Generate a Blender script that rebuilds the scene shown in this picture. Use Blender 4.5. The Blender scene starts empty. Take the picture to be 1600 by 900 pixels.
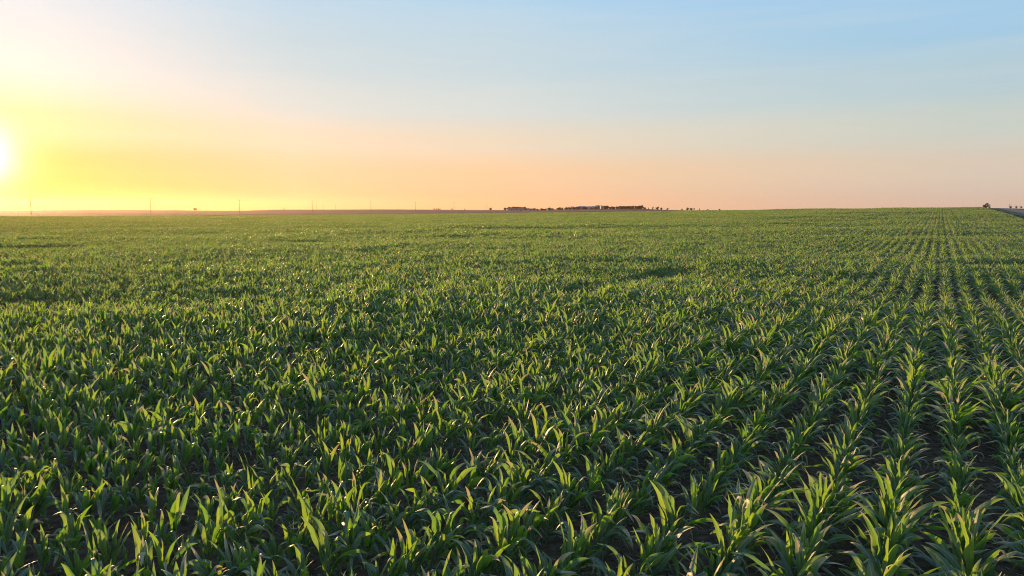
import bpy, bmesh, math, random
from math import sin, cos, tan, pi, radians, sqrt, atan2, exp
from mathutils import Vector, Matrix, noise

random.seed(11)
R = random.random
U = random.uniform
S = bpy.context.scene
COL = S.collection

# ------------------------------------------------------------------ camera
CAM_H = 4.3
FPX = 1067.0                       # focal length in pixels of a 1600 px wide frame
PITCH = radians(6.47)
cam_d = bpy.data.cameras.new('camera')
cam_d.lens = 24.0
cam_d.sensor_width = 36.0
cam_d.clip_start = 0.1
cam_d.clip_end = 60000
cam = bpy.data.objects.new('camera', cam_d)
cam.location = (0, 0, CAM_H)
cam.rotation_euler = (pi / 2 - PITCH, 0, 0)
COL.objects.link(cam)
S.camera = cam

# ------------------------------------------------------------------ sun and sky
SUN_AZ = radians(-37.5)            # from +Y, clockwise positive
SUN_EL = radians(3.6)
SUN_DIR = Vector((sin(SUN_AZ) * cos(SUN_EL), cos(SUN_AZ) * cos(SUN_EL), sin(SUN_EL)))
sl = bpy.data.lights.new('sun', 'SUN')
sl.energy = 5.0
sl.angle = radians(0.6)
sl.color = (1.0, 0.60, 0.26)
sun = bpy.data.objects.new('sun', sl)
sun.rotation_euler = SUN_DIR.to_track_quat('Z', 'Y').to_euler()
sun.location = (-60, 80, 30)
COL.objects.link(sun)

S.view_settings.view_transform = 'Standard'
S.view_settings.look = 'None'
S.view_settings.exposure = 1.1
S.view_settings.gamma = 1.0
S.view_settings.use_curve_mapping = False
S.cycles.use_denoising = True
S.cycles.filter_width = 1.1
S.cycles.denoising_prefilter = 'NONE'
S.cycles.use_adaptive_sampling = False
S.cycles.max_bounces = 6
S.cycles.diffuse_bounces = 2
S.cycles.glossy_bounces = 2
S.cycles.transmission_bounces = 3
S.cycles.volume_bounces = 0
S.cycles.caustics_reflective = False
S.cycles.caustics_refractive = False
S.cycles.sample_clamp_indirect = 4.0


def s2l(c):
    return tuple(((v / 255) / 12.92 if v <= 10 else ((v / 255 + 0.055) / 1.055) ** 2.4) for v in c) + (1.0,)


W = bpy.data.worlds.new('World')
S.world = W
W.use_nodes = True
nt = W.node_tree
nt.nodes.clear()
L = nt.links.new


def N(t, **k):
    n = nt.nodes.new(t)
    for a, b in k.items():
        setattr(n, a, b)
    return n


def M(op, a, b=None, c=None, clamp=False):
    n = nt.nodes.new('ShaderNodeMath')
    n.operation = op
    n.use_clamp = clamp
    for i, v in enumerate((a, b, c)):
        if v is None:
            continue
        if isinstance(v, (int, float)):
            n.inputs[i].default_value = v
        else:
            L(v, n.inputs[i])
    return n.outputs[0]


def ramp(fac, stops, interp='EASE'):
    n = nt.nodes.new('ShaderNodeValToRGB')
    n.color_ramp.interpolation = interp
    el = n.color_ramp.elements
    while len(el) > 1:
        el.remove(el[-1])
    el[0].position = stops[0][0]
    el[0].color = s2l(stops[0][1])
    for p, c in stops[1:]:
        e = el.new(p)
        e.color = s2l(c)
    L(fac, n.inputs[0])
    return n.outputs[0]


def mix(f, a, b, mode='MIX'):
    n = nt.nodes.new('ShaderNodeMix')
    n.data_type = 'RGBA'
    n.blend_type = mode
    for s_, v in ((n.inputs[0], f), (n.inputs[6], a), (n.inputs[7], b)):
        if isinstance(v, (int, float)):
            s_.default_value = v
        elif isinstance(v, tuple):
            s_.default_value = v
        else:
            L(v, s_)
    return n.outputs[2]


tc = N('ShaderNodeTexCoord')
nrm = N('ShaderNodeVectorMath', operation='NORMALIZE')
L(tc.outputs['Generated'], nrm.inputs[0])
sep = N('ShaderNodeSeparateXYZ')
L(nrm.outputs[0], sep.inputs[0])
elev = M('ARCSINE', sep.outputs[2])
ef = M('DIVIDE', elev, radians(40), clamp=True)            # 0 at the horizon, 1 at 40 degrees
az = M('ARCTAN2', sep.outputs[0], sep.outputs[1])          # 0 ahead, positive to the right
daz = M('ABSOLUTE', M('WRAP', M('SUBTRACT', az, SUN_AZ), pi, -pi))
dot = N('ShaderNodeVectorMath', operation='DOT_PRODUCT')
L(nrm.outputs[0], dot.inputs[0])
dot.inputs[1].default_value = SUN_DIR
ang = M('ARCCOSINE', M('MINIMUM', dot.outputs['Value'], 0.999999))
angd = M('MULTIPLY', ang, 180 / pi)

d = 1 / 40.0
warm = ramp(ef, [(0, (70, 60, 36)), (1.2 * d, (150, 108, 60)), (3 * d, (208, 150, 86)), (6 * d, (236, 200, 158)), (10 * d, (218, 224, 230)),
                 (17 * d, (202, 226, 246)), (28 * d, (180, 212, 238)), (1, (145, 190, 235))])
mid = ramp(ef, [(0, (250, 198, 154)), (3 * d, (253, 210, 166)), (5.5 * d, (240, 221, 196)), (8.5 * d, (216, 224, 222)),
                (12 * d, (198, 219, 228)), (17 * d, (180, 216, 240)), (28 * d, (155, 200, 238)), (1, (135, 185, 232))])
cool = ramp(ef, [(0, (222, 200, 186)), (3 * d, (222, 206, 188)), (6 * d, (204, 212, 204)), (9 * d, (182, 208, 218)),
                 (13 * d, (160, 205, 236)), (17 * d, (146, 199, 246)), (28 * d, (145, 195, 236)), (1, (130, 182, 232))])
back = ramp(ef, [(0, (150, 140, 165)), (6 * d, (176, 160, 178)), (14 * d, (150, 170, 205)), (1, (130, 178, 228))])
f1 = M('DIVIDE', M('SUBTRACT', daz, radians(1)), radians(19), clamp=True)
f2 = M('DIVIDE', M('SUBTRACT', daz, radians(36)), radians(36), clamp=True)
f3 = M('DIVIDE', M('SUBTRACT', daz, radians(80)), radians(80), clamp=True)
skyc = mix(f3, mix(f2, mix(f1, warm, mid), cool), back)
# very faint high haze streaks
vs = N('ShaderNodeVectorMath', operation='MULTIPLY')
L(nrm.outputs[0], vs.inputs[0])
vs.inputs[1].default_value = (2.2, 2.2, 26.0)
sn = N('ShaderNodeTexNoise')
sn.inputs['Scale'].default_value = 1.6
sn.inputs['Detail'].default_value = 6
sn.inputs['Distortion'].default_value = 0.6
L(vs.outputs[0], sn.inputs['Vector'])
sf = M('MULTIPLY', M('MULTIPLY_ADD', sn.outputs['Fac'], 2.5, -0.85, clamp=True), M('MULTIPLY', M('DIVIDE', elev, radians(8), clamp=True), 0.16))
skyc = mix(sf, skyc, s2l((232, 232, 230)))
# the sky dims low down under the sun, behind the long path of lit dust
lowdim = M('MULTIPLY', M('EXPONENT', M('MULTIPLY', M('POWER', M('DIVIDE', daz, radians(21)), 2.0), -1.0)),
           M('EXPONENT', M('MULTIPLY', M('ABSOLUTE', elev), -1 / radians(1.7))))
skyc = mix(M('MULTIPLY', lowdim, 0.72), skyc, (0.10, 0.03, 0.0, 1))
# aureole round the sun: three nested falloffs, then the disc itself
g1 = M('EXPONENT', M('MULTIPLY', M('POWER', M('DIVIDE', angd, 1.45), 1.5), -1.0))
g2 = M('EXPONENT', M('MULTIPLY', M('POWER', M('DIVIDE', angd, 4.5), 1.5), -1.0))
g3 = M('EXPONENT', M('MULTIPLY', M('POWER', M('DIVIDE', angd, 11.0), 1.8), -1.0))
col = mix(M('MULTIPLY', g1, 1.0), skyc, (3.0, 2.7, 1.9, 1), 'ADD')
col = mix(M('MULTIPLY', g2, 1.0), col, (0.14, 0.19, 0.01, 1), 'ADD')
hi = M('DIVIDE', M('SUBTRACT', elev, radians(4)), radians(9), clamp=True)
col = mix(M('MULTIPLY', g3, hi), col, (0.12, 0.11, 0.09, 1), 'ADD')
nish = N('ShaderNodeTexSky', sky_type='NISHITA')
nish.sun_disc = False
nish.sun_elevation = SUN_EL
nish.sun_rotation = SUN_AZ
nish.dust_density = 2.0
bg1 = N('ShaderNodeBackground')
bg1.inputs[1].default_value = 0.48
L(col, bg1.inputs[0])
bg2 = N('ShaderNodeBackground')
bg2.inputs[1].default_value = 0.05
L(nish.outputs[0], bg2.inputs[0])
mx = N('ShaderNodeMixShader')
mx.inputs[0].default_value = 0.08
L(bg1.outputs[0], mx.inputs[1])
L(bg2.outputs[0], mx.inputs[2])
wo = N('ShaderNodeOutputWorld')
L(mx.outputs[0], wo.inputs[0])
W.cycles.sampling_method = 'MANUAL'
W.cycles.sample_map_resolution = 512

# ------------------------------------------------------------------ materials


def new_mat(name):
    global nt, L
    m = bpy.data.materials.new(name)
    m.use_nodes = True
    nt = m.node_tree
    nt.nodes.clear()
    L = nt.links.new
    return m


def attr(name):
    n = N('ShaderNodeAttribute')
    n.attribute_name = name
    return n


def leaf_material(name='corn_leaf', tint=1.0):
    m = new_mat(name)
    uv = N('ShaderNodeUVMap', uv_map='UVMap')
    su = N('ShaderNodeSeparateXYZ')
    L(uv.outputs[0], su.inputs[0])
    u, v = su.outputs[0], su.outputs[1]
    oi = N('ShaderNodeObjectInfo')
    lr = attr('leaf_random')
    rnd = M('FRACT', M('ADD', lr.outputs['Fac'], oi.outputs['Random']))
    rnd2 = M('FRACT', M('MULTIPLY', rnd, 7.13))
    rnd3 = M('FRACT', M('MULTIPLY', rnd, 23.7))
    edge = M('MULTIPLY', M('ABSOLUTE', M('SUBTRACT', u, 0.5)), 2.0)
    # fine lengthwise veins and blotches
    cmb = N('ShaderNodeCombineXYZ')
    L(M('MULTIPLY', u, 26.0), cmb.inputs[0])
    L(M('MULTIPLY', v, 2.2), cmb.inputs[1])
    L(M('MULTIPLY', rnd, 50.0), cmb.inputs[2])
    nv = N('ShaderNodeTexNoise')
    nv.inputs['Scale'].default_value = 1.0
    nv.inputs['Detail'].default_value = 2.0
    L(cmb.outputs[0], nv.inputs['Vector'])
    cmb2 = N('ShaderNodeCombineXYZ')
    L(M('MULTIPLY', u, 2.5), cmb2.inputs[0])
    L(M('MULTIPLY', v, 7.0), cmb2.inputs[1])
    L(M('MULTIPLY', rnd, 90.0), cmb2.inputs[2])
    nb = N('ShaderNodeTexNoise')
    nb.inputs['Scale'].default_value = 1.0
    nb.inputs['Detail'].default_value = 3.0
    L(cmb2.outputs[0], nb.inputs['Vector'])
    g_a = mix(rnd2, (0.024, 0.050, 0.040, 1), (0.042, 0.072, 0.042, 1))
    g_b = mix(M('MULTIPLY', nb.outputs['Fac'], 0.7), g_a, (0.085, 0.125, 0.09, 1))
    g_c = mix(M('MULTIPLY', nv.outputs['Fac'], 0.5), g_b, (0.03, 0.07, 0.03, 1))
    rib = M('LESS_THAN', edge, 0.11)
    g_d = mix(M('MULTIPLY', rib, 0.75), g_c, (0.34, 0.42, 0.25, 1))
    # browned tips and margins: how far down the blade is a property of each leaf
    start = M('SUBTRACT', 1.06, M('MULTIPLY', M('POWER', rnd3, 2.0), 0.46))
    bt = M('DIVIDE', M('SUBTRACT', M('ADD', M('ADD', v, M('MULTIPLY', M('SUBTRACT', nb.outputs['Fac'], 0.5), 0.45)),
                                     M('MULTIPLY', edge, 0.07)), start), 0.07, clamp=True)
    tan_c = mix(nv.outputs['Fac'], (0.52, 0.48, 0.29, 1), (0.42, 0.31, 0.16, 1))
    yel = M('DIVIDE', M('SUBTRACT', M('ADD', v, M('MULTIPLY', M('SUBTRACT', nb.outputs['Fac'], 0.5), 0.4)), M('SUBTRACT', start, 0.16)), 0.25, clamp=True)
    g_e = mix(M('MULTIPLY', yel, 0.45), g_d, (0.22, 0.24, 0.05, 1))
    base = mix(bt, g_e, tan_c)
    pb = N('ShaderNodeBsdfPrincipled')
    L(base, pb.inputs['Base Color'])
    L(M('MULTIPLY_ADD', nb.outputs['Fac'], 0.22, 0.34), pb.inputs['Roughness'])
    pb.inputs['Specular IOR Level'].default_value = 1.0
    bump = N('ShaderNodeBump')
    bump.inputs['Strength'].default_value = 0.6
    bump.inputs['Distance'].default_value = 0.004
    L(M('ADD', nv.outputs['Fac'], M('MULTIPLY', rib, -0.8)), bump.inputs['Height'])
    L(bump.outputs[0], pb.inputs['Normal'])
    tr = N('ShaderNodeBsdfTranslucent')
    tcol = mix(rnd2, (0.19, 0.43, 0.032, 1), (0.42, 0.62, 0.045, 1))
    tcol = mix(M('MULTIPLY', nv.outputs['Fac'], 0.30), tcol, (0.12, 0.26, 0.01, 1))
    tcol = mix(bt, tcol, (0.40, 0.36, 0.15, 1))
    L(tcol, tr.inputs[0])
    ms = N('ShaderNodeMixShader')
    ms.inputs[0].default_value = 0.40
    L(pb.outputs[0], ms.inputs[1])
    L(tr.outputs[0], ms.inputs[2])
    o = N('ShaderNodeOutputMaterial')
    L(ms.outputs[0], o.inputs[0])
    return m


MAT_LEAF = leaf_material()


def simple_mat(name, c1, c2, scale, rough=0.85, bump=0.3, detail=4, coord='Object', dist=0.02, stretch=None, spec=None):
    m = new_mat(name)
    t = N('ShaderNodeTexCoord')
    src = t.outputs[coord]
    if stretch:
        mp = N('ShaderNodeMapping')
        mp.inputs['Scale'].default_value = stretch
        L(src, mp.inputs[0])
        src = mp.outputs[0]
    n = N('ShaderNodeTexNoise')
    n.inputs['Scale'].default_value = scale
    n.inputs['Detail'].default_value = detail
    L(src, n.inputs['Vector'])
    f = M('MULTIPLY_ADD', M('SUBTRACT', n.outputs['Fac'], 0.5), 2.4, 0.5, clamp=True)
    c = mix(f, tuple(c1) + (1,), tuple(c2) + (1,))
    p = N('ShaderNodeBsdfPrincipled')
    p.inputs['Roughness'].default_value = rough
    p.inputs['Specular IOR Level'].default_value = (0.05 if rough > 0.9 else 0.4)
    L(c, p.inputs['Base Color'])
    if bump:
        b = N('ShaderNodeBump')
        b.inputs['Strength'].default_value = bump
        b.inputs['Distance'].default_value = dist
        L(n.outputs['Fac'], b.inputs['Height'])
        L(b.outputs[0], p.inputs['Normal'])
    o = N('ShaderNodeOutputMaterial')
    L(p.outputs[0], o.inputs[0])
    return m


MAT_STALK = simple_mat('corn_stalk', (0.10, 0.16, 0.05), (0.20, 0.22, 0.09), 18, 0.5, 0.1)
MAT_SOIL = simple_mat('field_soil', (0.026, 0.018, 0.012), (0.115, 0.080, 0.054), 7.0, 0.95, 0.9, 8, 'Object', 0.05)
MAT_ROAD = simple_mat('dirt_road', (0.22, 0.17, 0.13), (0.30, 0.24, 0.19), 1.2, 0.95, 0.3, 5)
MAT_VERGE = simple_mat('road_verge', (0.10, 0.10, 0.04), (0.19, 0.16, 0.08), 2.2, 0.95, 0.5, 6)
MAT_POLE = simple_mat('weathered_wood', (0.05, 0.035, 0.025), (0.09, 0.065, 0.05), 6, 0.85, 0.2)
MAT_STEEL = simple_mat('painted_steel', (0.62, 0.62, 0.60), (0.72, 0.72, 0.70), 3, 0.45, 0.0)
MAT_DARKMETAL = simple_mat('dark_metal', (0.05, 0.05, 0.055), (0.09, 0.09, 0.09), 3, 0.5, 0.0)
MAT_WALL = simple_mat('pale_siding', (0.36, 0.32, 0.30), (0.48, 0.43, 0.41), 0.6, 0.75, 0.1, 4, 'Object', 0.02, (1, 1, 8))
MAT_WALL2 = simple_mat('grey_siding', (0.12, 0.13, 0.13), (0.20, 0.21, 0.21), 0.6, 0.75, 0.1, 4, 'Object', 0.02, (1, 1, 8))
MAT_ROOF = simple_mat('metal_roof', (0.17, 0.20, 0.22), (0.26, 0.30, 0.32), 0.9, 0.6, 0.1, 4, 'Object', 0.02, (6, 1, 1))
MAT_ROOF2 = simple_mat('brown_roof', (0.13, 0.09, 0.075), (0.22, 0.16, 0.13), 0.9, 0.8, 0.1)
MAT_GLASS = simple_mat('window_glass', (0.03, 0.035, 0.04), (0.05, 0.055, 0.06), 1, 0.1, 0)
MAT_BARK = simple_mat('bark', (0.07, 0.052, 0.04), (0.13, 0.10, 0.075), 9, 0.9, 0.5)
MAT_STRAW = simple_mat('straw', (0.10, 0.075, 0.05), (0.36, 0.29, 0.20), 3, 0.85, 0.0)


def far_land_material():
    m = new_mat('far_farmland')
    t = N('ShaderNodeTexCoord')
    mp = N('ShaderNodeMapping')
    mp.inputs['Rotation'].default_value = (0, 0, radians(12))
    mp.inputs['Scale'].default_value = (0.0011, 0.0042, 0)
    L(t.outputs['Object'], mp.inputs[0])
    vo = N('ShaderNodeTexVoronoi')
    vo.distance = 'CHEBYCHEV'
    vo.inputs['Scale'].default_value = 1.0
    L(mp.outputs[0], vo.inputs['Vector'])
    cs = N('ShaderNodeSeparateColor')
    L(vo.outputs['Color'], cs.inputs[0])
    cr = N('ShaderNodeValToRGB')
    cr.color_ramp.interpolation = 'CONSTANT'
    el = cr.color_ramp.elements
    el[0].color = (0.20, 0.125, 0.095, 1)
    el[1].position = 0.3
    el[1].color = (0.155, 0.09, 0.072, 1)
    for p, c in ((0.5, (0.24, 0.16, 0.115, 1)), (0.7, (0.19, 0.105, 0.085, 1)), (0.86, (0.12, 0.10, 0.05, 1))):
        e = el.new(p)
        e.color = c
    L(cs.outputs[0], cr.inputs[0])
    n = N('ShaderNodeTexNoise')
    n.inputs['Scale'].default_value = 0.02
    n.inputs['Detail'].default_value = 7
    L(t.outputs['Object'], n.inputs['Vector'])
    c = mix(M('MULTIPLY', n.outputs['Fac'], 0.6), cr.outputs[0], (0.25, 0.17, 0.12, 1))
    p = N('ShaderNodeBsdfPrincipled')
    p.inputs['Roughness'].default_value = 0.95
    p.inputs['Specular IOR Level'].default_value = 0.03
    L(c, p.inputs['Base Color'])
    n2 = N('ShaderNodeTexNoise')
    n2.inputs['Scale'].default_value = 1.5
    n2.inputs['Detail'].default_value = 4
    L(t.outputs['Object'], n2.inputs['Vector'])
    b = N('ShaderNodeBump')
    b.inputs['Distance'].default_value = 0.25
    b.inputs['Strength'].default_value = 1.0
    L(n2.outputs['Fac'], b.inputs['Height'])
    L(b.outputs[0], p.inputs['Normal'])
    o = N('ShaderNodeOutputMaterial')
    L(p.outputs[0], o.inputs[0])
    return m


MAT_FAR = far_land_material()
MAT_PASTURE = simple_mat('pasture', (0.045, 0.050, 0.035), (0.090, 0.085, 0.060), 0.03, 0.95, 0.3, 6)


def foliage_mat(name, c1, c2, tr):
    m = new_mat(name)
    a = attr('leaf_random')
    c = mix(a.outputs['Fac'], tuple(c1) + (1,), tuple(c2) + (1,))
    p = N('ShaderNodeBsdfPrincipled')
    p.inputs['Roughness'].default_value = 0.6
    L(c, p.inputs['Base Color'])
    t = N('ShaderNodeBsdfTranslucent')
    t.inputs[0].default_value = tuple(tr) + (1,)
    ms = N('ShaderNodeMixShader')
    ms.inputs[0].default_value = 0.3
    L(p.outputs[0], ms.inputs[1])
    L(t.outputs[0], ms.inputs[2])
    o = N('ShaderNodeOutputMaterial')
    L(ms.outputs[0], o.inputs[0])
    return m


MAT_TREE = foliage_mat('tree_leaves', (0.018, 0.022, 0.014), (0.042, 0.038, 0.024), (0.05, 0.04, 0.015))
MAT_BUSH = foliage_mat('bush_leaves', (0.04, 0.055, 0.03), (0.09, 0.10, 0.05), (0.12, 0.13, 0.04))

# ------------------------------------------------------------------ terrain
ROW_AZ = radians(31.9)
UX, UY = sin(ROW_AZ), cos(ROW_AZ)          # along the rows
VX, VY = cos(ROW_AZ), -sin(ROW_AZ)         # across the rows, to the right
A_MAX, B_MIN, B_MAX = 400.0, -360.0, 20.5


def to_ab(x, y):
    return x * UX + y * UY, x * VX + y * VY


def to_xy(a, b):
    return a * UX + b * VX, a * UY + b * VY


def lerp_tab(tab, x):
    if x <= tab[0][0]:
        return tab[0][1]
    for (x0, y0), (x1, y1) in zip(tab, tab[1:]):
        if x <= x1:
            t = (x - x0) / (x1 - x0)
            t = t * t * (3 - 2 * t)
            return y0 + (y1 - y0) * t
    return tab[-1][1]


# slope of the land: height of the far crop edge and of the far skyline over the eye level, by bearing
EDGE = [(-400, -9), (0, -8.5), (400, -7.0), (600, -5.6), (750, -4.0), (900, -2.4), (1000, -0.8), (1100, 0.8), (1300, 3.6), (1465, 5.4), (1540, 6.2), (1600, 5.8), (1900, 3)]
SKYL = [(-400, -0.5), (0, 0.2), (180, 1.1), (270, 0.6), (360, -0.4), (450, 1.6), (600, 1.9), (780, 0.8), (830, 0.6), (880, 2.2), (940, 3.2), (1000, 2.6), (1045, 1.0), (1100, 0.2), (1200, -1), (1900, -1)]


def r_edge(th):
    d_ = th - ROW_AZ
    r = A_MAX / max(cos(d_), 0.05) if abs(d_) < pi / 2 else 1e9
    if d_ < 0:
        r = min(r, -B_MIN / max(sin(-d_), 0.05)) if -d_ < pi else r
    return min(r, 560.0)


def sm(t):
    t = max(0.0, min(1.0, t))
    return t * t * (3 - 2 * t)


R_SKY = 1900.0


def ground_z(x, y):
    r = sqrt(x * x + y * y)
    if r < 1e-6:
        return 0.0
    th = atan2(x, y)
    tc_ = max(-0.95, min(0.95, th))
    px = 800 + FPX * tan(tc_)
    fade = 1.0 if abs(th) < 0.95 else max(0.0, 1 - (abs(th) - 0.95) / 0.9)
    re = r_edge(th)
    k = cos(tc_) / FPX
    ze = (CAM_H - 0.86 + lerp_tab(EDGE, px) * re * k)
    ze = ze * fade
    zs = (CAM_H + lerp_tab(SKYL, px) * R_SKY * k) * fade + 2.0 * (1 - fade)
    if r <= re:
        t = (r - 25) / (re - 25)
        z = ze * (0 if t <= 0 else (t * t * (2.0 - t)) * 1.0)
    elif r < R_SKY:
        t = (r - re) / (R_SKY - re)
        z = ze + (zs - ze) * (t ** 1.0 if zs > ze else sm(t))
    else:
        z = zs * max(0.0, 1 - (r - R_SKY) / 20000.0)
    und = noise.noise(Vector((x * 0.012, y * 0.012, 3.3))) * 0.35 * sm((r - 40) / 120) * (1 if r < 600 else 0.6)
    und += noise.noise(Vector((x * 0.03, y * 0.03, 9.3))) * 0.22 * sm((r - 40) / 80)
    return z + und


def tag(o, label=None, cat=None, group=None, kind=None):
    if label:
        o['label'] = label
    if cat:
        o['category'] = cat
    if group:
        o['group'] = group
    if kind:
        o['kind'] = kind
    return o


def link_mesh(name, verts, faces, mats, parent=None, midx=None, smooth=False):
    me = bpy.data.meshes.new(name)
    me.from_pydata(verts, [], faces)
    for m in (mats if isinstance(mats, (list, tuple)) else [mats]):
        me.materials.append(m)
    if midx:
        me.polygons.foreach_set('material_index', midx)
    if smooth:
        me.polygons.foreach_set('use_smooth', [True] * len(me.polygons))
    me.update()
    o = bpy.data.objects.new(name, me)
    COL.objects.link(o)
    if parent:
        o.parent = parent
    return o


def build_ground():
    NA = 720
    rings = [0.0]
    r = 0.6
    while r < 6500:
        rings.append(r)
        r += max(0.6, r * 0.028) if r < 3000 else r * 0.08
    V, F, MI = [(0, 0, 0)], [], []
    for r in rings[1:]:
        for i in range(NA):
            th = 2 * pi * i / NA
            x, y = r * sin(th), r * cos(th)
            V.append((x, y, ground_z(x, y)))

    def mi(x, y):
        a, b = to_ab(x, y)
        if -80 < a < A_MAX and B_MIN < b < B_MAX:
            return 0
        px = 800 + FPX * x / y if y > 0 else -1
        r_ = sqrt(x * x + y * y)
        return 2 if 832 < px < 1062 and r_ > 900 + 300 * abs(px - 950) / 110 and r_ < 2400 else 1
    for i in range(NA):
        F.append((0, 1 + (i + 1) % NA, 1 + i))
        MI.append(0)
    for j in range(len(rings) - 2):
        o = 1 + j * NA
        rm = (rings[j + 1] + rings[j + 2]) / 2
        for i in range(NA):
            i2 = (i + 1) % NA
            F.append((o + i, o + i2, o + NA + i2, o + NA + i))
            th = 2 * pi * (i + .5) / NA
            MI.append(mi(rm * sin(th), rm * cos(th)))
    g = link_mesh('ground', V, F, [MAT_SOIL, MAT_FAR, MAT_PASTURE], midx=MI, smooth=True)
    tag(g, 'brown farmland soil under and beyond the corn', kind='structure')


build_ground()


def strip(name, b0, b1, a0, a1, lift, mat, nb=4, step=6.0):
    V, F = [], []
    na = int((a1 - a0) / step)
    for i in range(na + 1):
        for j in range(nb + 1):
            x, y = to_xy(a0 + (a1 - a0) * i / na, b0 + (b1 - b0) * j / nb)
            V.append((x, y, ground_z(x, y) + lift))
    for i in range(na):
        for j in range(nb):
            q = i * (nb + 1) + j
            F.append((q, q + 1, q + nb + 2, q + nb + 1))
    return link_mesh(name, V, F, mat, smooth=True)


tag(strip('roadside_verge', 20.5, 31.5, -60, 700, 0.10, MAT_VERGE), 'dry grassy verge beside the dirt road', kind='structure')
tag(strip('dirt_road', 23.2, 28.6, -60, 700, 0.16, MAT_ROAD), 'pale dirt road along the right side of the field', kind='structure')

# ------------------------------------------------------------------ corn leaves and plants


def leaf_geo(L_, Wd, phi, z0, a0, a1, pw, twist, fold, wav, ns, nc, droop_side=0.0, ph=0.0, r0=0.012, kink=None):
    """Points of one leaf blade. nc = columns across (odd number of points)."""
    P, UVs, F = [], [], []
    pos = Vector((cos(phi) * r0, sin(phi) * r0, z0))
    out = Vector((cos(phi), sin(phi), 0))
    side0 = Vector((-sin(phi), cos(phi), 0))
    ds = L_ / ns
    for i in range(ns + 1):
        s = i / ns
        al = a0 + (a1 - a0) * s ** pw
        if kink and s > kink[0]:
            al += kink[1] * min(1.0, (s - kink[0]) / 0.12)
        al2 = droop_side * s * s
        t = (out * sin(al) + Vector((0, 0, 1)) * cos(al) + side0 * al2).normalized()
        sd = (side0 - t * side0.dot(t)).normalized()
        nn = sd.cross(t).normalized()          # faces up and in
        tw = twist * s ** 1.3
        sd2 = sd * cos(tw) + nn * sin(tw)
        nn2 = nn * cos(tw) - sd * sin(tw)
        w = Wd * 0.5 * (0.50 + 0.50 * sin(pi / 2 * min(1, s / 0.32))) * (1 - max(0, (s - 0.38) / 0.62) ** 1.6) + 0.0012
        fo = fold * (1.35 - 0.9 * s)
        for j in range(nc):
            q = (j / (nc - 1)) * 2 - 1
            up = abs(q) * w * sin(fo) * (1 if True else 0)
            acr = q * w * cos(fo)
            wv = wav * w * q * abs(q) * sin(s * (11 + ph) + ph + (0.9 if q > 0 else 2.1)) * sin(pi * min(1, s * 1.05)) if abs(q) > 0.1 else 0
            wv *= (1 if q > 0 else -1)
            P.append(pos + sd2 * acr + nn2 * (-(up) + wv) * -1)
            UVs.append(((q + 1) / 2, s))
        pos = pos + t * ds
    for i in range(ns):
        for j in range(nc - 1):
            k = i * nc + j
            F.append((k, k + 1, k + nc + 1, k + nc))
    return P, F, UVs


def make_leaf_mesh(name, leaves):
    """leaves: list of (P, F, UV, rnd)."""
    V, F, UVv, RN = [], [], [], []
    for P, f, uv, rn in leaves:
        o = len(V)
        V += [tuple(p) for p in P]
        F += [tuple(k + o for k in q) for q in f]
        UVv += uv
        RN += [rn] * len(P)
    me = bpy.data.meshes.new(name)
    me.from_pydata(V, [], F)
    ul = me.uv_layers.new(name='UVMap')
    buf = []
    for q in F:
        for k in q:
            buf += UVv[k]
    ul.data.foreach_set('uv', buf)
    at = me.attributes.new('leaf_random', 'FLOAT', 'POINT')
    at.data.foreach_set('value', RN)
    me.polygons.foreach_set('use_smooth', [True] * len(F))
    me.materials.append(MAT_LEAF)
    me.update()
    return me


def plant_spec(rg, style):
    """Leaf parameters of one plant; its two ranks stand across the row (local X)."""
    n = rg.choice([9, 10, 10, 11])
    h = rg.uniform(0.30, 0.42)
    specs = []
    flip = rg.choice([0, 1])
    plane = rg.gauss(0, 0.35)
    for i in range(n):
        f = i / (n - 1)
        phi = plane + pi * ((i + flip) % 2) + rg.gauss(0, 0.30)
        z0 = 0.05 + h * f ** 0.9
        if f < 0.25:
            Lf, w = rg.uniform(0.22, 0.34), rg.uniform(0.045, 0.060)
            a0, a1 = rg.uniform(0.7, 1.0), rg.uniform(1.7, 2.4)
        elif f < 0.72:
            Lf, w = rg.uniform(0.44, 0.68), rg.uniform(0.072, 0.106)
            a0, a1 = rg.uniform(0.25, 0.60), rg.uniform(0.75, 2.0)
        else:
            Lf, w = rg.uniform(0.34, 0.56) * (1.12 - 0.35 * (f - 0.72) / 0.28), rg.uniform(0.060, 0.090)
            a0, a1 = rg.uniform(0.06, 0.26), rg.uniform(0.25, 0.95)
        if style == 'upright':
            a1 *= 0.66
            a0 *= 0.8
        elif style == 'drooping':
            a1 *= 1.4
            a0 *= 1.1
            Lf *= 1.22
        elif style == 'broad-leaved':
            w *= 1.2
        elif style == 'narrow-leaved':
            w *= 0.75
        elif style == 'spreading':
            Lf *= 1.12
            a1 *= 1.12
        specs.append(dict(L_=Lf, Wd=w, phi=phi, z0=z0, a0=a0, a1=a1, pw=rg.uniform(1.2, 2.2), twist=rg.gauss(0, 1.15),
                          fold=rg.uniform(0.25, 0.75), wav=rg.uniform(0.16, 0.50), droop_side=rg.gauss(0.12, 0.34), ph=rg.uniform(0, 6), rn=rg.random(),
                          kink=(rg.uniform(0.35, 0.75), rg.uniform(0.6, 1.9)) if rg.random() < 0.42 else None))
    return specs, h


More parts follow.
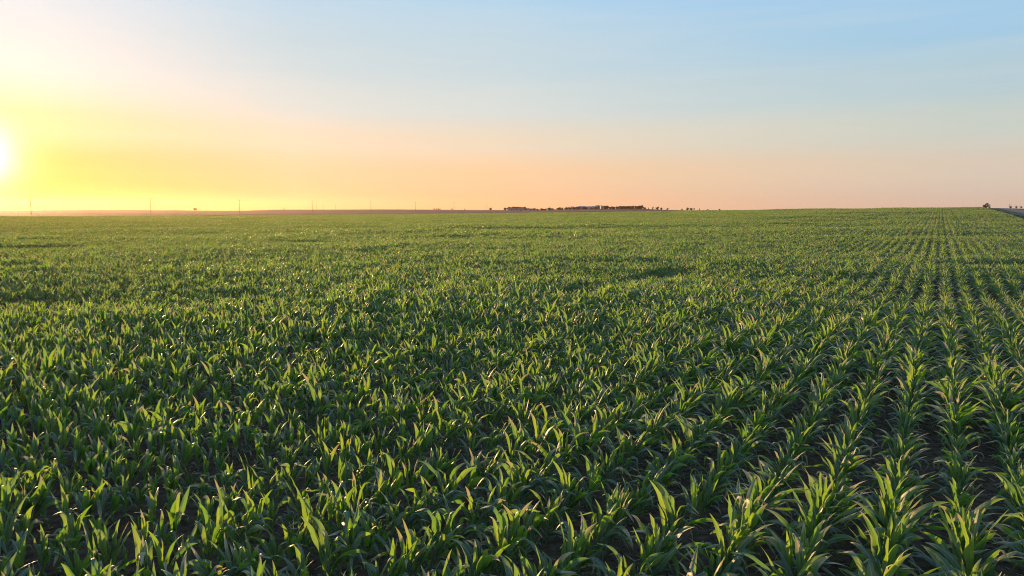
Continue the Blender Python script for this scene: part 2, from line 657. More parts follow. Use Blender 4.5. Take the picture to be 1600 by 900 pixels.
def stalk_mesh(name, h, rad=0.013):
    V, F = [], []
    K, NSG = 7, 5
    for i in range(NSG + 1):
        t = i / NSG
        rr = rad * (1.15 - 0.6 * t)
        for k in range(K):
            V.append((rr * cos(2 * pi * k / K), rr * sin(2 * pi * k / K), (h + 0.10) * t - 0.03 * (1 - t)))
    for i in range(NSG):
        for k in range(K):
            F.append((i * K + k, i * K + (k + 1) % K, (i + 1) * K + (k + 1) % K, (i + 1) * K + k))
    F.append(tuple(NSG * K + k for k in range(K)))
    me = bpy.data.meshes.new(name)
    me.from_pydata(V, [], F)
    me.polygons.foreach_set('use_smooth', [True] * len(F))
    me.materials.append(MAT_STALK)
    me.update()
    return me


STYLES = ['upright', 'drooping', 'broad-leaved', 'narrow-leaved', 'spreading', 'upright', 'drooping', 'spreading', 'broad-leaved', 'upright', 'spreading', 'drooping', 'spreading', 'upright', 'narrow-leaved', 'drooping', 'spreading', 'broad-leaved']
SPECS = []
for q, st in enumerate(STYLES):
    rg = random.Random(100 + q)
    SPECS.append((st,) + plant_spec(rg, st))


def spec_leaf(sp, ns, nc):
    k = dict(sp)
    rn = k.pop('rn')
    return leaf_geo(ns=ns, nc=nc, **k) + (rn,)


# separate leaf meshes for the nearest plants
NEAR = []
for st, specs, h in SPECS:
    NEAR.append((st, stalk_mesh('stalk', h), [make_leaf_mesh('leaf', [spec_leaf(sp, 14, 7)]) for sp in specs]))
# one-mesh plants and patches of plants for the rest of the field
LIB = bpy.data.collections.new('corn_library')


def lib_obj(name, me):
    o = bpy.data.objects.new(name, me)
    LIB.objects.link(o)
    return o


for i, (st, specs, h) in enumerate(SPECS):
    lib_obj('a_plant_%02d' % i, make_leaf_mesh('corn_plant_mesh', [spec_leaf(sp, 9, 5) for sp in specs]))
NP_ = len(SPECS)
ROW, GAP = 0.76, 0.225
CELL_A = 4.0
NV_PATCH = 8
LOW = [[spec_leaf(sp, 5, 3) for sp in specs] for st, specs, h in SPECS]


def put(leaf, M4, rn):
    P, F, UVs, r_ = leaf
    return [M4 @ p for p in P], F, UVs, (r_ + rn) % 1.0


for v_ in range(NV_PATCH):
    rg = random.Random(500 + v_)
    LL = []
    for rw in range(4):
        a = -CELL_A / 2 + rg.uniform(0, GAP)
        while a < CELL_A / 2:
            if rg.random() > 0.06:
                sc = rg.uniform(0.60, 1.12)
                m4 = Matrix.Translation(((rw - 1.5) * ROW + rg.gauss(0, 0.015), a, 0)) @ Matrix.Rotation(rg.choice([0, pi]) + rg.gauss(0, 0.3), 4, 'Z') @ Matrix.Diagonal((sc, sc, sc * rg.uniform(0.9, 1.12), 1))
                rr = rg.random()
                LL += [put(lf, m4, rr) for lf in LOW[rg.randrange(NP_)][1:]]
            a += rg.uniform(0.7, 1.3) * GAP
    lib_obj('b_patch_%02d' % v_, make_leaf_mesh('corn_patch_mesh', LL))

# ---- lay out the field in row coordinates: local X = across, local Y = along the row
ROT0 = -ROW_AZ                      # rotates local +Y onto the row direction


def vigor(x, y, a, b):
    k = 0.93 + 0.34 * noise.noise(Vector((x * 0.05, y * 0.05, 0))) + 0.20 * noise.noise(Vector((x * 0.35, y * 0.35, 7)))
    k += 1.1 * min(0, noise.noise(Vector((x * 0.06, y * 0.12, 21))) + 0.27) * (1.0 if x * x + y * y > 2500 else 0.5)
    k = max(k, 0.45)
    # poor spots seen as dark streaks
    if 27 < a < 44 and -15.4 < b < -13.2 + 0.02 * (a - 27):
        k *= 0.72
    if 145 < a < 149.5 and -1 < b < 8.5:
        k *= 0.6
    if 232 < a < 240 and -22 < b < 14:
        k *= 0.75
    return k


pts, near = [], []
nA0, nA1 = int(-8 / CELL_A), int(A_MAX / CELL_A)
nB0, nB1 = int(B_MIN / (4 * ROW)), int(B_MAX / (4 * ROW))
PHASE = -0.42 * ROW


def in_view(x, y, mrg):
    r = sqrt(x * x + y * y)
    th = atan2(x, y)
    return r < 9 or (y > -3 and abs(th) < radians(40) + mrg / max(r, 1) + (0.25 if th < 0 and r < 60 else 0))


for ia in range(nA0, nA1):
    for ib in range(nB0, nB1):
        ac = (ia + .5) * CELL_A
        bc = ib * 4 * ROW + PHASE + 1.5 * ROW
        xc, yc = to_xy(ac, bc)
        if not in_view(xc, yc, 8):
            continue
        rc = sqrt(xc * xc + yc * yc)
        if rc > 95:
            k = vigor(xc, yc, ac, bc) * U(0.97, 1.03)
            zj = ground_z(xc, yc)
            pts.append(((xc, yc, zj), NP_ + random.randrange(NV_PATCH), ROT0 + random.choice([0, pi]), 1.0, k))
            continue
        for rw in range(4):
            b0 = bc + (rw - 1.5) * ROW
            a = ac - CELL_A / 2 + U(0, GAP * .6)
            while a < ac + CELL_A / 2:
                aa, bb = a, b0 + random.gauss(0, 0.02)
                a += U(0.65, 1.35) * GAP
                if R() < (0.035 if aa * UX + bb * VX > -2 else 0.08):
                    continue
                x, y = to_xy(aa, bb)
                k = vigor(x, y, aa, bb) * U(0.80, 1.12) * (U(0.45, 0.7) if R() < 0.05 else 1)
                e = ((x, y, ground_z(x, y)), random.randrange(NP_), ROT0 + random.choice([0, pi]) + random.gauss(0, 0.28), k, k * U(0.92, 1.1))
                near.append((e, round((b0 - PHASE) / ROW), aa))

cp, sp_ = cos(PITCH), sin(PITCH)


def project(x, y, z):
    dz = z - CAM_H
    fwd = y * cp - dz * sp_
    up = y * sp_ + dz * cp
    return (800 + FPX * x / fwd, 450 - FPX * up / fwd, fwd) if fwd > 0.5 else (0, 1e6, -1)


cand = []
for i, (e, row, aa) in enumerate(near):
    x, y, z = e[0]
    px, py, f_ = project(x, y, z + 0.55 * e[4])
    if f_ > 0 and -15 < px < 1615 and py < 905:
        cand.append((f_, i))
cand.sort()
chosen = set(i for _, i in cand[:300])
for i, (e, row, aa) in enumerate(near):
    if i not in chosen:
        pts.append(e)

ORD = ['zeroth', 'first', 'second', 'third', 'fourth', 'fifth', 'sixth', 'seventh', 'eighth', 'ninth', 'tenth', 'eleventh', 'twelfth', 'thirteenth', 'fourteenth', 'fifteenth', 'sixteenth', 'seventeenth', 'eighteenth', 'nineteenth', 'twentieth']
TENS = {2: 'twent', 3: 'thirt', 4: 'fort'}


def ordinal(n):
    if n <= 20:
        return ORD[n]
    t, u_ = divmod(n, 10)
    return TENS[t] + ('ieth' if u_ == 0 else 'y-' + ORD[u_])


rows_near = {}
for i in chosen:
    rows_near.setdefault(near[i][1], []).append(i)
row_list = sorted(rows_near, reverse=True)
for rn_, row in enumerate(row_list):
    ids = sorted(rows_near[row], key=lambda i: near[i][2])
    for pn, i in enumerate(ids):
        (loc, vi, rz, sxy, sz), _, _ = near[i]
        st, stalk_me, leaf_mes = NEAR[vi]
        word = 'small' if sz < 0.78 else st
        root = bpy.data.objects.new('corn_plant', None)
        root.empty_display_size = 0.1
        root.location = loc
        root.rotation_euler = (random.gauss(0, 0.06) + 0.10 * sin(rz), random.gauss(0, 0.06) + 0.10 * cos(rz), rz)
        root.scale = (sxy, sxy, sz)
        COL.objects.link(root)
        tag(root, '%s corn plant, %s from the bottom edge in the %s row from the right' % (word, ordinal(pn + 1), ordinal(rn_ + 1)),
            'corn plant', 'corn plants standing in rows nearest the camera')
        s_o = bpy.data.objects.new('stalk', stalk_me)
        COL.objects.link(s_o)
        s_o.parent = root
        for me in leaf_mes:
            lo = bpy.data.objects.new('leaf', me)
            COL.objects.link(lo)
            lo.parent = root

# ---- the rest of the corn: one object that instances the library plants
me = bpy.data.meshes.new('corn_field_points')
me.from_pydata([p[0] for p in pts], [], [])
a1_ = me.attributes.new('pick', 'INT', 'POINT')
a1_.data.foreach_set('value', [p[1] for p in pts])
a2_ = me.attributes.new('rot', 'FLOAT_VECTOR', 'POINT')
a2_.data.foreach_set('vector', [c for p in pts for c in (random.gauss(0, .06) + 0.10 * sin(p[2]) if p[1] < NP_ else 0, random.gauss(0, .06) + 0.10 * cos(p[2]) if p[1] < NP_ else 0, p[2])])
a3_ = me.attributes.new('scl', 'FLOAT_VECTOR', 'POINT')
a3_.data.foreach_set('vector', [c for p in pts for c in (p[3], p[3], p[4])])
field = bpy.data.objects.new('corn_crop', me)
COL.objects.link(field)
tag(field, 'dense rows of young corn covering the field to the horizon', kind='stuff')


def instancer(obj, coll, name):
    ng = bpy.data.node_groups.new(name, 'GeometryNodeTree')
    ng.interface.new_socket('Geometry', in_out='INPUT', socket_type='NodeSocketGeometry')
    ng.interface.new_socket('Geometry', in_out='OUTPUT', socket_type='NodeSocketGeometry')
    gi = ng.nodes.new('NodeGroupInput')
    go = ng.nodes.new('NodeGroupOutput')
    iop = ng.nodes.new('GeometryNodeInstanceOnPoints')
    ci = ng.nodes.new('GeometryNodeCollectionInfo')
    ci.inputs[0].default_value = coll
    ci.inputs['Separate Children'].default_value = True
    ci.inputs['Reset Children'].default_value = True

    def na(nm, ty):
        n = ng.nodes.new('GeometryNodeInputNamedAttribute')
        n.data_type = ty
        n.inputs[0].default_value = nm
        return n.outputs[0]
    ng.links.new(gi.outputs[0], iop.inputs['Points'])
    ng.links.new(ci.outputs[0], iop.inputs['Instance'])
    iop.inputs['Pick Instance'].default_value = True
    ng.links.new(na('pick', 'INT'), iop.inputs['Instance Index'])
    ng.links.new(na('rot', 'FLOAT_VECTOR'), iop.inputs['Rotation'])
    ng.links.new(na('scl', 'FLOAT_VECTOR'), iop.inputs['Scale'])
    ng.links.new(iop.outputs[0], go.inputs[0])
    md = obj.modifiers.new('scatter', 'NODES')
    md.node_group = ng


instancer(field, LIB, 'corn_scatter')
print('points', len(pts), 'near', len(chosen), 'rows', len(row_list))


# dry residue lying on the soil between the near rows
def residue():
    V, F = [], []
    rg = random.Random(9)
    for _ in range(15000):
        th = rg.uniform(-0.85, 0.85)
        r = sqrt(rg.uniform(4 ** 2, 30 ** 2))
        x, y = r * sin(th), r * cos(th)
        z = ground_z(x, y) + rg.uniform(0.004, 0.02)
        q = rg.uniform(0, 2 * pi)
        l, w = rg.uniform(0.008, 0.055), rg.uniform(0.003, 0.012)
        dx, dy = cos(q) * l, sin(q) * l
        wx, wy = -sin(q) * w, cos(q) * w
        t = rg.uniform(-0.015, 0.02)
        o = len(V)
        V += [(x - dx - wx, y - dy - wy, z - t), (x + dx - wx, y + dy - wy, z + t), (x + dx + wx, y + dy + wy, z + t), (x - dx + wx, y - dy + wy, z - t), (x, y, z + w)]
        F += [(o, o + 1, o + 4), (o + 1, o + 2, o + 4), (o + 2, o + 3, o + 4), (o + 3, o, o + 4)]
    o = link_mesh('crop_residue_litter', V, F, MAT_STRAW)
    tag(o, 'dry straw bits scattered on the soil between the rows', kind='stuff')


residue()


def clods():
    V, F = [], []
    rg = random.Random(19)
    base = [(1, 0, 0), (-1, 0, 0), (0, 1, 0), (0, -1, 0), (0, 0, 1), (0, 0, -1)]
    tri = [(0, 2, 4), (2, 1, 4), (1, 3, 4), (3, 0, 4), (2, 0, 5), (1, 2, 5), (3, 1, 5), (0, 3, 5)]
    for _ in range(9000):
        th = rg.uniform(-0.85, 0.85)
        r = sqrt(rg.uniform(4 ** 2, 22 ** 2))
        x, y = r * sin(th), r * cos(th)
        z = ground_z(x, y)
        s_ = rg.uniform(0.006, 0.03) * rg.uniform(0.5, 1.1)
        o = len(V)
        for bx, by, bz in base:
            V.append((x + bx * s_ * rg.uniform(0.6, 1.3) + rg.uniform(-.2, .2) * s_, y + by * s_ * rg.uniform(0.6, 1.3) + rg.uniform(-.2, .2) * s_, z + bz * s_ * rg.uniform(0.5, 0.9)))
        F += [(o + a, o + b, o + c) for a, b, c in tri]
    tag(link_mesh('soil_crumbs', V, F, MAT_SOIL), 'small brown clods of soil between the corn rows', kind='stuff')


clods()

# ------------------------------------------------------------------ far things


def mesh_box(V, F, x0, x1, y0, y1, z0, z1):
    o = len(V)
    V += [(x0, y0, z0), (x1, y0, z0), (x1, y1, z0), (x0, y1, z0), (x0, y0, z1), (x1, y0, z1), (x1, y1, z1), (x0, y1, z1)]
    F += [(o, o + 3, o + 2, o + 1), (o + 4, o + 5, o + 6, o + 7), (o, o + 1, o + 5, o + 4), (o + 1, o + 2, o + 6, o + 5), (o + 2, o + 3, o + 7, o + 6), (o + 3, o, o + 4, o + 7)]


def cone(V, F, p0, p1, r0, r1, K=10):
    p0, p1 = Vector(p0), Vector(p1)
    t = (p1 - p0).normalized()
    s_ = t.orthogonal().normalized()
    b = t.cross(s_)
    o = len(V)
    for p, r in ((p0, r0), (p1, r1)):
        for k in range(K):
            a = 2 * pi * k / K
            V.append(tuple(p + (s_ * cos(a) + b * sin(a)) * r))
    for k in range(K):
        F.append((o + k, o + (k + 1) % K, o + K + (k + 1) % K, o + K + k))
    F.append(tuple(o + K + k for k in range(K)))
    F.append(tuple(o + k for k in reversed(range(K))))


def at(px, Z):
    """Ground point under image column px (1600 wide) at depth Z."""
    x = (px - 800) / FPX * Z
    return x, Z, ground_z(x, Z)


def empty(name, loc, rz=0.0, sc=1.0):
    o = bpy.data.objects.new(name, None)
    o.location = loc
    o.rotation_euler = (0, 0, rz)
    o.scale = (sc, sc, sc)
    COL.objects.link(o)
    return o


def copy_tree(o, parent=None):
    c = o.copy()
    COL.objects.link(c)
    c.parent = parent
    for ch in list(o.children):
        copy_tree(ch, c)
    return c


# utility poles along a line that runs away to the right
def make_pole():
    t = empty('utility_pole', (0, 0, 0))
    V, F = [], []
    cone(V, F, (0, 0, -0.3), (0, 0, 14.0), 0.2, 0.15, 10)
    link_mesh('pole', V, F, MAT_POLE, t, smooth=False)
    V, F = [], []
    mesh_box(V, F, -1.25, 1.25, 0.16, 0.30, 12.9, 13.08)
    ca = link_mesh('crossarm', V, F, MAT_POLE, t)
    for x in (-1.1, 0.0, 1.1):
        V, F = [], []
        zz = 13.08 if x else 14.0
        cone(V, F, (x, 0.23 if x else 0, zz), (x, 0.23 if x else 0, zz + 0.22), 0.06, 0.09, 8)
        link_mesh('insulator', V, F, MAT_STEEL, ca if x else t)
    return t


POLES = [(53, 512), (239, 601), (377, 690), (490, 785), (581, 884), (650, 977), (710, 1075)]
pole0 = make_pole()
plab = ['wooden utility pole nearest the bright sun, tallest of the line',
        'dark wooden utility pole, second along the line from the sun',
        'wooden utility pole, third along the line from the sun',
        'wooden utility pole, fourth along the line from the sun',
        'wooden utility pole, fifth along the line from the sun',
        'wooden utility pole above a clump of shrubs, sixth along the line',
        'farthest wooden utility pole of the line, beside small shrubs']
pdir = -atan2(at(710, 1075)[0] - at(53, 512)[0], 1075 - 512)
pole_pts = []
for i, (px, Z) in enumerate(POLES):
    o = pole0 if i == 0 else copy_tree(pole0)
    x, y, z = at(px, Z)
    o.location = (x, y, z)
    o.rotation_euler = (0, 0, pdir)
    tag(o, plab[i], 'utility pole', 'utility poles crossing the brown land')
    pole_pts.append((x, y, z))
for side, nm in ((-1.1, 'left'), (0, 'mid'), (1.1, 'right')):
    V, F = [], []
    for (x0, y0, z0), (x1, y1, z1) in zip(pole_pts, pole_pts[1:]):
        zz = 13.30 if side else 14.22
        c0 = Vector((x0 + cos(pdir) * side, y0 + sin(pdir) * side, z0 + zz))
        c1 = Vector((x1 + cos(pdir) * side, y1 + sin(pdir) * side, z1 + zz))
        prev = c0
        for k in range(1, 11):
            t = k / 10
            p = c0.lerp(c1, t) - Vector((0, 0, 4 * 1.3 * t * (1 - t)))
            cone(V, F, prev, p, 0.012, 0.012, 4)
            prev = p
    w_ = link_mesh('power_line', V, F, MAT_DARKMETAL)
    tag(w_, {'left': 'thin power line wire on the far side of the crossarms', 'mid': 'thin power line wire over the tops of the poles',
             'right': 'thin power line wire on the near side of the crossarms'}[nm], 'power line', 'wires strung between the utility poles')

# second, more distant line of smaller poles
for px, Z, lab in ((74, 1250, 'faint small utility pole just right of the tallest pole'), (104, 1280, 'faint small utility pole between the sun and the turbine'),
                   (497, 1500, 'faint distant pole just right of the fourth tall pole'), (507, 1500, 'faint distant pole in the middle of the brown ridge'),
                   (526, 1650, 'farthest faint pole on the brown ridge, shortest of all'), (761, 1500, 'lone distant pole just left of the round bush')):
    o = copy_tree(pole0)
    o.location = at(px, Z)
    o.rotation_euler = (0, 0, pdir + 0.4)
    tag(o, lab, 'utility pole', 'faint utility poles on the skyline')


# wind turbines on the horizon
def make_turbine():
    t = empty('wind_turbine', (0, 0, 0))
    V, F = [], []
    cone(V, F, (0, 0, -2), (0, 0, 78), 2.1, 1.3, 14)
    link_mesh('tower', V, F, MAT_STEEL, t, smooth=False)
    V, F = [], []
    mesh_box(V, F, -1.7, 1.7, -3.2, 6.0, 78, 81.6)
    link_mesh('nacelle', V, F, MAT_STEEL, t)
    V, F = [], []
    cone(V, F, (0, -3.2, 79.8), (0, -5.2, 79.8), 1.6, 0.5, 12)
    hub = link_mesh('hub', V, F, MAT_STEEL, t)
    for k in range(3):
        a = radians(20 + 120 * k)
        V, F = [], []
        dx, dz = sin(a), cos(a)
        nseg = 8
        for i in range(nseg + 1):
            s_ = i / nseg
            w = (1.0 + 1.3 * min(1, s_ * 4)) * (1 - 0.82 * s_) + 0.2
            th = 0.35 * (1 - s_) + 0.06
            c = Vector((dx * (1.2 + 38 * s_), -4.2, 79.8 + dz * (1.2 + 38 * s_)))
            e = Vector((dz, 0, -dx))
            for q, y_ in ((-1, 0), (0, -th), (1, 0), (0, th)):
                p = c + e * (w * q) + Vector((0, y_, 0))
                V.append(tuple(p))
            if i:
                o = (i - 1) * 4
                for j in range(4):
                    F.append((o + j, o + (j + 1) % 4, o + 4 + (j + 1) % 4, o + 4 + j))
        F += [(0, 3, 2, 1), tuple(nseg * 4 + j for j in range(4))]
        link_mesh('blade', V, F, MAT_STEEL, t)
    return t


tb = make_turbine()
for i, (px, Z, rz, lab) in enumerate(((169, 5000, 0.5, 'distant wind turbine nearest the sun on the horizon'),
                                      (295, 5500, -0.3, 'distant wind turbine just left of the lone skyline tree'),
                                      (336, 5300, 0.9, 'distant wind turbine just right of the lone skyline tree'))):
    o = tb if i == 0 else copy_tree(tb)
    x, y, z = at(px, Z)
    o.location = (x, y, z)
    o.rotation_euler = (0, 0, rz)
    o.scale = (0.6, 0.6, 0.6)
    tag(o, lab, 'wind turbine', 'wind turbines on the horizon')


# trees
def tree_meshes(seed, h, wd, trunk_frac, nleaf, mat, leaf=0.5, lean=0.0, lobes=9, conic=False):
    rg = random.Random(seed)
    V, F = [], []
    top = Vector((lean * h, 0, h * trunk_frac * 1.5))
    cone(V, F, (0, 0, -0.4), tuple(top), 0.035 * h, 0.014 * h, 8)
    L_ = []
    for _ in range(lobes):
        q = rg.uniform(0, 2 * pi)
        rr = wd * 0.5 * rg.uniform(0.15, 0.72)
        zz = h * rg.uniform(trunk_frac + 0.12, 0.9)
        if conic:
            rr *= 1.1 - zz / h
        else:
            rr *= sqrt(max(0.1, 1 - ((zz / h - 0.55) / 0.5) ** 2))
        c = Vector((cos(q) * rr + lean * zz, sin(q) * rr, zz))
        L_.append((c, rg.uniform(0.16, 0.27) * min(wd, h) * (0.8 if conic else 1)))
        cone(V, F, tuple(top * rg.uniform(0.5, 0.95)), tuple(c), 0.014 * h, 0.004 * h, 5)
    me_t = bpy.data.meshes.new('trunk')
    me_t.from_pydata(V, [], F)
    me_t.materials.append(MAT_BARK)
    V, F, RN = [], [], []
    for _ in range(nleaf):
        c, rr = rg.choice(L_)
        dv = Vector((rg.gauss(0, 1), rg.gauss(0, 1), rg.gauss(0, 1))).normalized() * rr * rg.uniform(0.35, 1.12)
        dv.z *= 0.8
        p = c + dv
        n = Vector((rg.gauss(0, 1), rg.gauss(0, 1), rg.gauss(0, 1))).normalized()
        s1 = n.orthogonal().normalized()
        s2 = n.cross(s1)
        z_ = leaf * rg.uniform(0.5, 1.2)
        o = len(V)
        V += [tuple(p + s1 * z_), tuple(p + s2 * z_ * 0.7), tuple(p - s1 * z_), tuple(p - s2 * z_ * 0.7)]
        F.append((o, o + 1, o + 2, o + 3))
        RN += [rg.random()] * 4
    me_c = bpy.data.meshes.new('crown')
    me_c.from_pydata(V, [], F)
    a_ = me_c.attributes.new('leaf_random', 'FLOAT', 'POINT')
    a_.data.foreach_set('value', RN)
    me_c.materials.append(mat)
    return me_t, me_c


TREES = [tree_meshes(1, 9, 9, -0.02, 2600, MAT_TREE, 0.5, lobes=14), tree_meshes(2, 10, 9, 0.0, 2600, MAT_TREE, 0.5, lobes=13),
         tree_meshes(3, 8, 11, -0.02, 2800, MAT_TREE, 0.5, lobes=17), tree_meshes(4, 11, 7.5, -0.03, 2400, MAT_TREE, 0.45, conic=True, lobes=15)]
BUSHES = [tree_meshes(21, 3.2, 5.5, 0.02, 700, MAT_BUSH, 0.26, lobes=9), tree_meshes(22, 2.6, 4.0, 0.02, 600, MAT_BUSH, 0.22, lobes=7)]


def plant_tree(kind, name, px, Z, h, label, cat, group=None, sx=1.0, rz=None, dz=0.0):
    me_t, me_c = kind
    hh = max(v.co.z for v in me_c.vertices)
    s_ = h / hh
    x, y, z = at(px, Z)
    o = empty(name, (x, y, z + dz), U(0, 6.28) if rz is None else rz, s_)
    o.scale = (s_ * sx, s_ * sx, s_)
    for nm, m_ in (('trunk', me_t), ('crown', me_c)):
        c = bpy.data.objects.new(nm, m_)
        COL.objects.link(c)
        c.parent = o
    tag(o, label, cat, group)
    return o


Zg = 1500.0
ppx = Zg / FPX                      # metres per pixel at the grove
g1_ = 'trees of the low dark grove behind the long pale barn'
l1 = ['leftmost and lowest tree of the grove behind the long barn', 'flat topped dark tree second from the left behind the barn', 'dark tree third from the left behind the long barn',
      'broad dark tree in the middle of the grove behind the barn', 'dark tree fifth from the left behind the long barn', 'dark tree sixth from the left behind the long barn',
      'tallest right-hand tree of the grove behind the barn', 'lower tree closing the right end of the barn grove', 'small tree right of the barn grove, next to last',
      'smallest last tree just right of the barn grove']
for i, (px, h) in enumerate([(790.5, 4.5), (795, 6.2), (799.5, 6.6), (804, 7.0), (808.5, 6.8), (812.5, 6.4), (816.5, 6.8), (820.5, 5.2), (825, 3.6), (834, 3.4)]):
    plant_tree(TREES[(i * 3) % 4 if i % 3 else 2], 'tree', px, Zg + 60, h + 2.0, l1[i], 'tree', g1_, 1.7)
g2_ = 'trees along the ridge of the farmstead'
ridge = [(873, 3.5), (879, 4.2), (885, 5.0), (890, 5.2), (896, 5.6), (901, 6.2), (906, 6.0), (911, 6.4), (916, 6.6), (921, 6.4), (927, 6.6), (931.5, 8.2), (934.5, 8.4), (940, 6.6), (944.5, 7.6), (948, 7.4),
         (953, 5.4), (958, 5.0), (963, 5.6), (967, 6.8), (971, 6.8), (975.5, 7.0), (980, 7.2), (984, 7.0), (988, 8.0), (992, 7.6), (996, 7.6), (1000.5, 9.0)]
ends = ['counted from the low western end of the farmstead ridge']
for i, (px, h) in enumerate(ridge):
    shape = 'tall dark' if h >= 7.5 else ('low dark' if h < 5.3 else 'dark')
    lab = '%s tree, %s from the left along the farmstead ridge' % (shape, ordinal(i + 1))
    plant_tree(TREES[(i * 7 + i // 3) % 4], 'tree', px, Zg + U(20, 90), h * 0.88 + 0.9, lab, 'tree', g2_, 1.75 if h < 7.5 else 1.25)
fr = random.Random(77)
for i in range(26):
    px = 838 + i * 6.6 + fr.uniform(-2, 2)
    plant_tree(TREES[(i * 5) % 4], 'tree', px, 1330 + fr.uniform(-60, 60), fr.uniform(3.2, 5.6),
               'low dark tree, %s from the left in front of the farm buildings' % ordinal(i + 1), 'tree', 'low trees on the slope before the farmstead', 1.9)
for px, h, lab in ((1006, 4.2, 'low tree right after the tall end of the ridge'), (1011.5, 3.8, 'low bushy tree second right of the tall ridge end'), (1019, 6.5, 'pale rounded tree standing alone on the falling slope'),
                   (1025.5, 7.4, 'dark rounded tree, tallest of those on the falling slope'), (1032, 5.4, 'small round tree after the tallest one on the slope'), (1041.5, 5.0, 'broad low tree near the foot of the slope'),
                   (1064, 3.2, 'low bush left of the bare pinkish thicket'), (1072.5, 6.2, 'pinkish sparse tree, largest of the separate thicket'), (1078, 5.4, 'slim sparse tree in the middle of the separate thicket'),
                   (1083, 5.6, 'sparse tree at the right of the separate thicket'), (1091, 4.2, 'small low tree after the separate thicket'), (1104, 3.2, 'flat low shrub tree near the corn edge'),
                   (1122, 3.6, 'last tiny tree on the skyline before the corn ridge')):
    plant_tree(TREES[int(px) % 4], 'tree', px, Zg - 20, h * 0.85 + 0.8, lab, 'tree', 'scattered trees right of the farmstead', 1.1)
for px, Z, h, lab in ((308, 1700, 5.5, 'wide lone tree on the skyline between two distant turbines'), (231, 1800, 2.4, 'tiny bush left of the second utility pole'), (275, 1850, 2.2, 'tiny bush midway between pole and lone tree'),
                      (151, 1850, 2.2, 'tiny bush just left of the leftmost turbine'), (446, 1850, 3.0, 'small bush alone on the brown ridge crest'), (679, 1850, 3.2, 'first small bush of the four in a clump'),
                      (682.5, 1850, 3.6, 'second small bush of the four in a clump'), (685.5, 1850, 3.4, 'third small bush of the four in a clump'), (688.5, 1850, 2.8, 'last small bush of the four in a clump'),
                      (707, 1850, 3.6, 'small bush at the foot of the farthest tall pole'), (727, 1850, 2.4, 'tiny bush right of the farthest tall pole'), (767, 1700, 5.4, 'rounded bush standing just left of the barn grove')):
    plant_tree(TREES[2] if h > 5 else BUSHES[int(px) % 2], 'tree' if h > 5 else 'bush', px, Z, h + 0.8, lab, 'tree' if h > 5 else 'bush', 'bushes and trees along the skyline', 1.2)

# by the road at the right
edge_Z = 330
for px, h, lab, k in ((1531, 2.6, 'low left bush of the clump on the corn crest', 0), (1536, 4.0, 'tallest grey green bush on the corn crest', 1), (1541, 2.9, 'low right bush of the clump on the corn crest', 0),
                      (1574, 1.6, 'low dark bush on the roadside skyline', 1), (1583, 2.0, 'dark spreading bush right of the road, darkest one', 0), (1590, 1.6, 'low bush at the far right end of skyline', 1)):
    plant_tree(BUSHES[k], 'bush', px, edge_Z + 30, h * 0.55 + 0.3, lab, 'bush', 'bushes at the end of the road', 0.85, dz=0.3)
T_THIN = tree_meshes(31, 5.2, 3.2, 0.62, 260, MAT_TREE, 0.16, lean=0.14, lobes=4)
plant_tree(T_THIN, 'tree', 1537.0, edge_Z + 25, 2.6, 'thin leaning sapling rising from the bushes on the crest', 'tree', 'thin saplings by the road', 0.9, rz=0.0, dz=0.2)
plant_tree(T_THIN, 'tree', 1572.5, edge_Z + 25, 1.9, 'thin small sapling standing by the pale road', 'tree', 'thin saplings by the road', 0.8, rz=1.2, dz=0.2)


# farm buildings
def barn(px, Z, length, depth, wall_h, roof_h, rz, wall_mat, roof_mat, name, label, doors=2, dz=0.0, wins=2):
    x, y, z = at(px, Z)
    t = empty(name, (x, y, z + dz - 0.2), rz)
    hl, hd = length / 2, depth / 2
    V, F = [], []
    V = [(-hl, -hd, 0), (hl, -hd, 0), (hl, hd, 0), (-hl, hd, 0), (-hl, -hd, wall_h), (hl, -hd, wall_h), (hl, hd, wall_h), (-hl, hd, wall_h), (-hl, 0, wall_h + roof_h), (hl, 0, wall_h + roof_h)]
    F = [(0, 1, 5, 4), (2, 3, 7, 6), (1, 2, 6, 9, 5), (3, 0, 4, 8, 7), (0, 3, 2, 1)]
    link_mesh('wall', V, F, wall_mat, t)
    e, th = 0.5, 0.22
    V, F = [], []
    sl_ = roof_h / hd
    for sgn in (-1, 1):
        o = len(V)
        ye = sgn * (hd + e)
        ze_ = wall_h - e * sl_
        V += [(-hl - e, ye, ze_ + .02), (hl + e, ye, ze_ + .02), (hl + e, 0, wall_h + roof_h + .02), (-hl - e, 0, wall_h + roof_h + .02)]
        V += [(a, b, c + th) for a, b, c in V[o:o + 4]]
        F += [(o, o + 1, o + 2, o + 3), (o + 4, o + 5, o + 6, o + 7), (o, o + 1, o + 5, o + 4), (o + 1, o + 2, o + 6, o + 5), (o + 3, o, o + 4, o + 7)]
    link_mesh('roof', V, F, roof_mat, t)
    for k in range(doors):
        V, F = [], []
        cx = -hl + length * (k + 1) / (doors + 1)
        mesh_box(V, F, cx - 1.8, cx + 1.8, -hd - 0.12, -hd + 0.02, 0.0, min(3.4, wall_h - 0.4))
        link_mesh('door', V, F, MAT_DARKMETAL if k % 2 else MAT_WALL2, t)
    for k in range(wins):
        V, F = [], []
        cx = -hl + length * (k + 0.5) / (wins + 1) + 1.0
        mesh_box(V, F, cx - 0.8, cx + 0.8, -hd - 0.08, -hd + 0.02, 1.3, min(2.5, wall_h - 0.5))
        link_mesh('window', V, F, MAT_GLASS, t)
    tag(t, label, 'farm building', 'buildings of the distant farmstead')
    return t


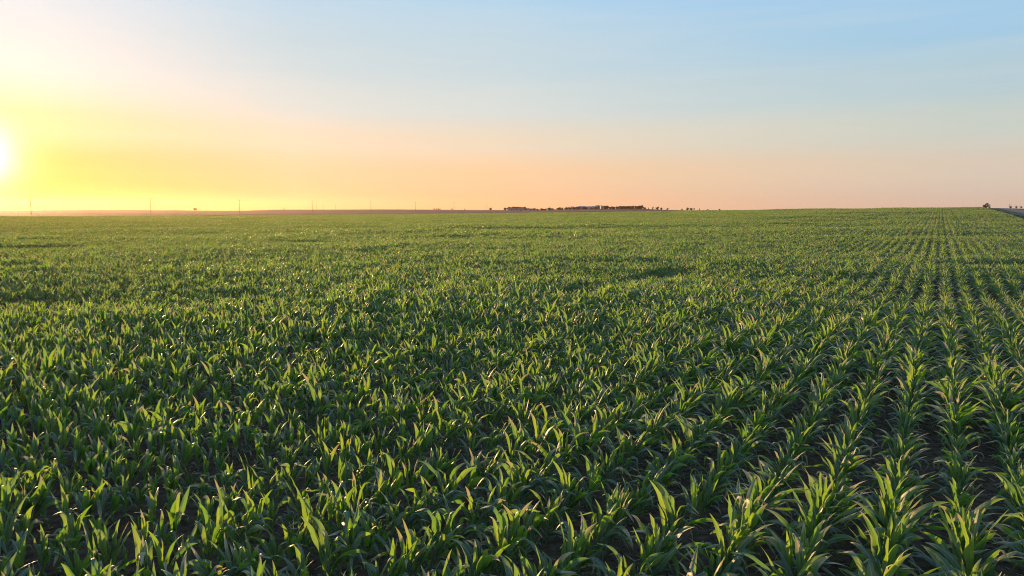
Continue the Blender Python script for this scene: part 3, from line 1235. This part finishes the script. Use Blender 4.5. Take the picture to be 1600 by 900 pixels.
barn(799, Zg - 60, 19, 12, 3.0, 1.6, 0.1, MAT_WALL, MAT_ROOF2, 'barn', 'long pale pinkish barn in front of the dark grove, left half', 3)
barn(813.5, Zg - 50, 13, 10, 3.2, 1.5, -0.1, MAT_WALL, MAT_ROOF2, 'barn', 'pale low barn right of the long barn, before the grove', 1)
barn(828, Zg - 70, 9, 8, 2.8, 1.6, 0.2, MAT_WALL, MAT_ROOF2, 'farmhouse', 'small pale house at the right end of the barns', 1)
barn(857.5, Zg - 40, 9, 8, 2.6, 1.5, 0.3, MAT_WALL2, MAT_ROOF2, 'farmhouse', 'small grey house alone below the dark ridge start', 1)
barn(893.5, Zg - 30, 8, 8, 3.2, 1.8, 0.1, MAT_WALL2, MAT_ROOF, 'farmhouse', 'grey house at the left of the bluish roofed group', 1, dz=1.2)
barn(908.5, Zg - 40, 14, 12, 3.4, 2.2, -0.15, MAT_WALL2, MAT_ROOF, 'machine_shed', 'large shed with bluish metal roof beneath the ridge trees', 2, dz=1.0)
barn(921, Zg - 60, 9, 8, 3.4, 1.8, 0.2, MAT_WALL, MAT_ROOF, 'farmhouse', 'small white walled house right of the large shed', 1, dz=0.4)
barn(929.5, Zg - 50, 10, 8, 3.2, 2.0, 0.0, MAT_WALL2, MAT_ROOF, 'farmhouse', 'grey house under the pair of tall ridge trees', 1, dz=0.6)
barn(938.5, Zg - 20, 3.6, 5, 5.6, 1.4, 0.3, MAT_WALL, MAT_ROOF, 'grain_store', 'tall narrow white building between the tall ridge trees', 1, dz=0.5)

# ------------------------------------------------------------------ haze
HD = 0.000046
hz = new_mat('haze_air')
pv = N('ShaderNodeVolumePrincipled')
pv.inputs['Color'].default_value = (0.90, 0.58, 0.36, 1)
pv.inputs['Density'].default_value = HD
pv.inputs['Anisotropy'].default_value = 0.68
o = N('ShaderNodeOutputMaterial')
L(pv.outputs[0], o.inputs['Volume'])
V, F = [], []
mesh_box(V, F, -6700, 6700, -6700, 6700, -25, 96)
hb = link_mesh('haze', V, F, hz)
tag(hb, 'thin warm evening haze over the fields', kind='stuff')
